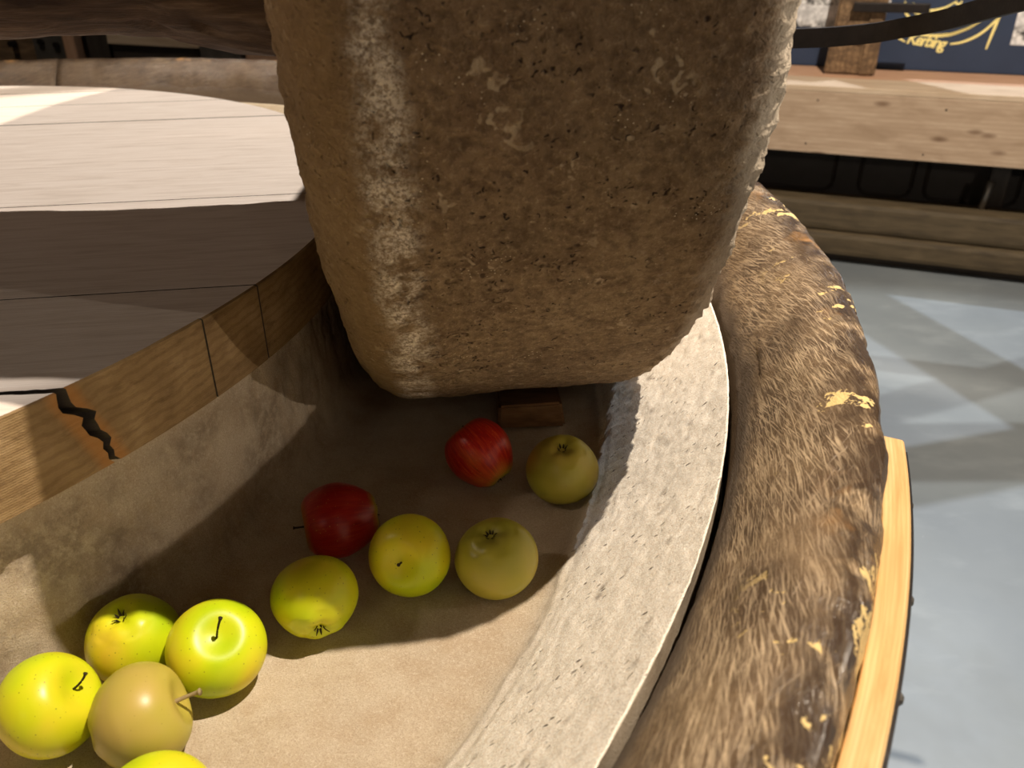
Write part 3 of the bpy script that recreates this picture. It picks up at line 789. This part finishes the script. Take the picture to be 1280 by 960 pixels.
for u in (-1.1, .50, 1.5):
    box('bench_leg', (u - .03, .19, -1.262), (u + .04, .26, -.60), M['blackwood'], bench, FR, .004)
V, F = tube([FR @ Vector((.455, .12, -1.04)), FR @ Vector((.462, .12, -.99)), FR @ Vector((.47, .12, -.93))], [.014, .012, .016], 12)
bt = link('bolt', mesh('bolt', V, F), M['steel'], bench)
# nail heads and knots on the face board
V, F = lathe([(0, .0015), (.003, .0012), (.004, 0)], 8); hm = mesh('nail', V, F); hm.materials.append(M['iron'])
for u, z in ((-.225, -.632), (.235, -.64), (-.245, -.80), (.19, -.81), (.62, -.64), (.62, -.81), (-.7, -.64), (-.7, -.81)):
    h = bpy.data.objects.new('nail', hm); COL.objects.link(h); h.parent = fb; h.location = FR @ Vector((u, -.0352, z)) - Vector(bench.location) + Vector(bench.location) 
    h.rotation_euler = (FR.to_3x3() @ Vector((0, -1, 0))).to_track_quat('Z', 'Y').to_euler()

# sign board standing on the bench
sc = FR @ Vector((.2, .495, -.578))
sign = empty('navy_sign', sc, label='dark navy sign board with yellow emblem lettering and snowy photo prints, standing on the bench', cat='sign')
box('board', (-1.15, .49, -.5775), (1.5, .51, .35), M['navy'], sign, FR, .002)
def flat(name, poly, mat, z=.4893, th=.001, parent=None):
    bm = bmesh.new(); a = [bm.verts.new((x, z - th, y)) for x, y in poly]; b = [bm.verts.new((x, z + .0004, y)) for x, y in poly]
    m = len(poly); bm.faces.new(a); bm.faces.new(b[::-1])
    for k in range(m): bm.faces.new((a[k], b[k], b[(k + 1) % m], a[(k + 1) % m]))
    bmesh.ops.recalc_face_normals(bm, faces=bm.faces[:])
    for v in bm.verts: v.co = FR @ v.co
    me = bpy.data.meshes.new(name); bm.to_mesh(me); bm.free()
    return link(name, me, mat, parent or sign, smooth=False)
for k, poly in enumerate(([(-.60, -.421), (-.20, -.421), (-.20, -.12), (-.60, -.12)], [(-.13, -.402), (-.045, -.402), (-.022, -.333), (-.022, -.12), (-.13, -.12)], [(.455, -.465), (.85, -.465), (.85, -.14), (.455, -.14)])):
    flat('photo_print', poly, m_photo(k * 2.3))
def stroke(pts, w0, w1, name='emblem_stroke'):
    c = smoothcurve([(x, y, 0) for x, y in pts], 8); n = len(c); L_, R_ = [], []
    for i, p in enumerate(c):
        t = (c[min(i + 1, n - 1)] - c[max(i - 1, 0)]).normalized(); q = Vector((-t.y, t.x, 0)); f = i / (n - 1)
        w_ = (w0 + (w1 - w0) * f) * (.35 + .65 * math.sin(math.pi * min(1, max(0, .12 + f * .8)))) / 2
        L_.append((p.x + q.x * w_, p.y + q.y * w_)); R_.append((p.x - q.x * w_, p.y - q.y * w_))
    bm = bmesh.new()
    va = [[bm.verts.new(FR @ Vector((x, yy, z_))) for x, z_ in row] for yy in (.4885, .4902) for row in (L_, R_)]
    for i in range(n - 1):
        for a, b in ((0, 1), (3, 2), (2, 0), (1, 3)): bm.faces.new((va[a][i], va[a][i + 1], va[b][i + 1], va[b][i]))
    me = bpy.data.meshes.new(name); bm.to_mesh(me); bm.free()
    return link(name, me, M['yellow'], sign, smooth=False)
stroke([(.032, -.312), (.036, -.344), (.052, -.366), (.078, -.385)], .012, .010)
stroke([(.045, -.322), (.070, -.350), (.110, -.366)], .010, .008)
stroke([(.062, -.318), (.095, -.338), (.14, -.344), (.19, -.330), (.225, -.306)], .013, .008)
stroke([(.215, -.31), (.235, -.318), (.245, -.305)], .009, .007)
stroke([(.020, -.446), (.062, -.467)], .008, .008)
stroke([(.09, -.434), (.16, -.440), (.23, -.432), (.30, -.400), (.345, -.358)], .014, .010)
stroke([(.175, -.436), (.25, -.425), (.32, -.385), (.365, -.338)], .009, .008)
stroke([(.235, -.470), (.285, -.458), (.34, -.425), (.385, -.372), (.395, -.345)], .010, .010)
stroke([(.395, -.345), (.385, -.40), (.372, -.485)], .012, .010)
stroke([(.13, -.42), (.165, -.412), (.19, -.405)], .006, .006)
tc = bpy.data.curves.new('sign_lettering', 'FONT'); tc.body = 'Kerbing'; tc.size = .060; tc.shear = .35; tc.extrude = .0008; tc.offset = .0016; tc.space_character = .82
to = bpy.data.objects.new('lettering', tc); COL.objects.link(to)
bpy.context.view_layer.update()
dg = bpy.context.evaluated_depsgraph_get(); tme = bpy.data.meshes.new_from_object(to.evaluated_get(dg)); bpy.data.objects.remove(to)
tme.name = 'lettering'; tme.materials.clear()
xs = [v.co.x for v in tme.vertices]; sx_ = .158 / (max(xs) - min(xs)); ys = [v.co.y for v in tme.vertices]
for v in tme.vertices:
    x, y, z = v.co; v.co = FR @ Vector((.068 + (x - min(xs)) * sx_, .4895 - z, -.472 + y * 1.05 - .02 * (x - min(xs)) * sx_ / .158))
link('lettering', tme, M['yellow'], sign, smooth=False)

# wooden peg clamp standing in front of the sign
peg = empty('wooden_clamp', FR @ Vector((-.15, .3, -.5775)), label='worn brown wooden clamp piece standing on the bench before the sign', cat='clamp')
def leaf(name, x0, x1, x0t, x1t, z0, z1, y0, y1, mat):
    bm = bmesh.new(); vs = [bm.verts.new(c) for c in ((x0, y0, z0), (x1, y0, z0), (x1, y1, z0), (x0, y1, z0), (x0t, y0, z1), (x1t, y0, z1), (x1t, y1, z1), (x0t, y1, z1))]
    for f in ((3, 2, 1, 0), (4, 5, 6, 7), (0, 1, 5, 4), (1, 2, 6, 5), (2, 3, 7, 6), (3, 0, 4, 7)): bm.faces.new([vs[k] for k in f])
    bmesh.ops.bevel(bm, geom=bm.edges[:], offset=.008, segments=3, affect='EDGES')
    return finish_bm(name, bm, (.1, .1, 1), mat, peg, FR)
leaf('jaw', -.235, -.10, -.19, -.06, -.5775, .1, .27, .33, M['brownwood'])
leaf('jaw', -.105, -.035, -.08, -.03, -.5775, .1, .26, .32, M['brownwood'])
box('cross_bar', (-.16, .235, -.335), (.12, .262, -.30), M['iron'], peg, FR, .004)
V, F = tube([FR @ Vector((-.105, .225, -.40)), FR @ Vector((-.105, .265, -.40))], [.016, .016], 8)
link('bolt', mesh('bolt', V, F), M['iron'], peg)

# ------------------------------------------------------------------ press frame at the back left
y = 3.2
press = empty('press_frame', (-1.3, y + .1, FZ), label='dark timber press frame with cream top board and steel plates, behind the far rim', cat='press')
box('side_panel', (-2.4, y + .02, -.62), (-1.60, y + .07, -.328), M['brownwood'], press)
box('iron_plate', (-1.675, y, -.60), (-1.57, y + .015, -.30), M['steel'], press, bevel=.002)
for bx_, bz_ in ((-1.645, -.365), (-1.593, -.375), (-1.645, -.45), (-1.593, -.45), (-1.75, -.37)):
    V, F = tube([(bx_, y - .012, bz_), (bx_, y + .03, bz_)], [.011, .011], 6); link('bolt', mesh('bolt', V, F), M['iron'], press, smooth=False)
box('bracket', (-1.562, y - .02, -.62), (-1.52, y + .05, -.30), M['pinkwood'], press, bevel=.01)
box('dark_box', (-1.50, y + .03, -.62), (-1.425, y + .2, -.325), M['blackwood'], press)
box('dark_box', (-1.405, y + .01, -.62), (-1.10, y + .2, -.375), M['blackwood'], press)
box('cream_board', (-1.41, y - .005, -.373), (-1.05, y + .25, -.33), M['pine'], press, Matrix.Translation((-1.41, 0, -.35)) @ Matrix.Rotation(.06, 4, 'Y') @ Matrix.Translation((1.41, 0, .35)))
box('iron_plate', (-1.09, y - .01, -.62), (-.95, y + .05, -.35), M['steel'], press, bevel=.002)
box('end_post', (-.94, y + .02, -.62), (-.70, y + .1, -.36), M['pinkwood'], press)
box('floor_rail', (-2.4, y + .03, FZ), (-.7, y + .09, -.62), M['darkwood'], press)
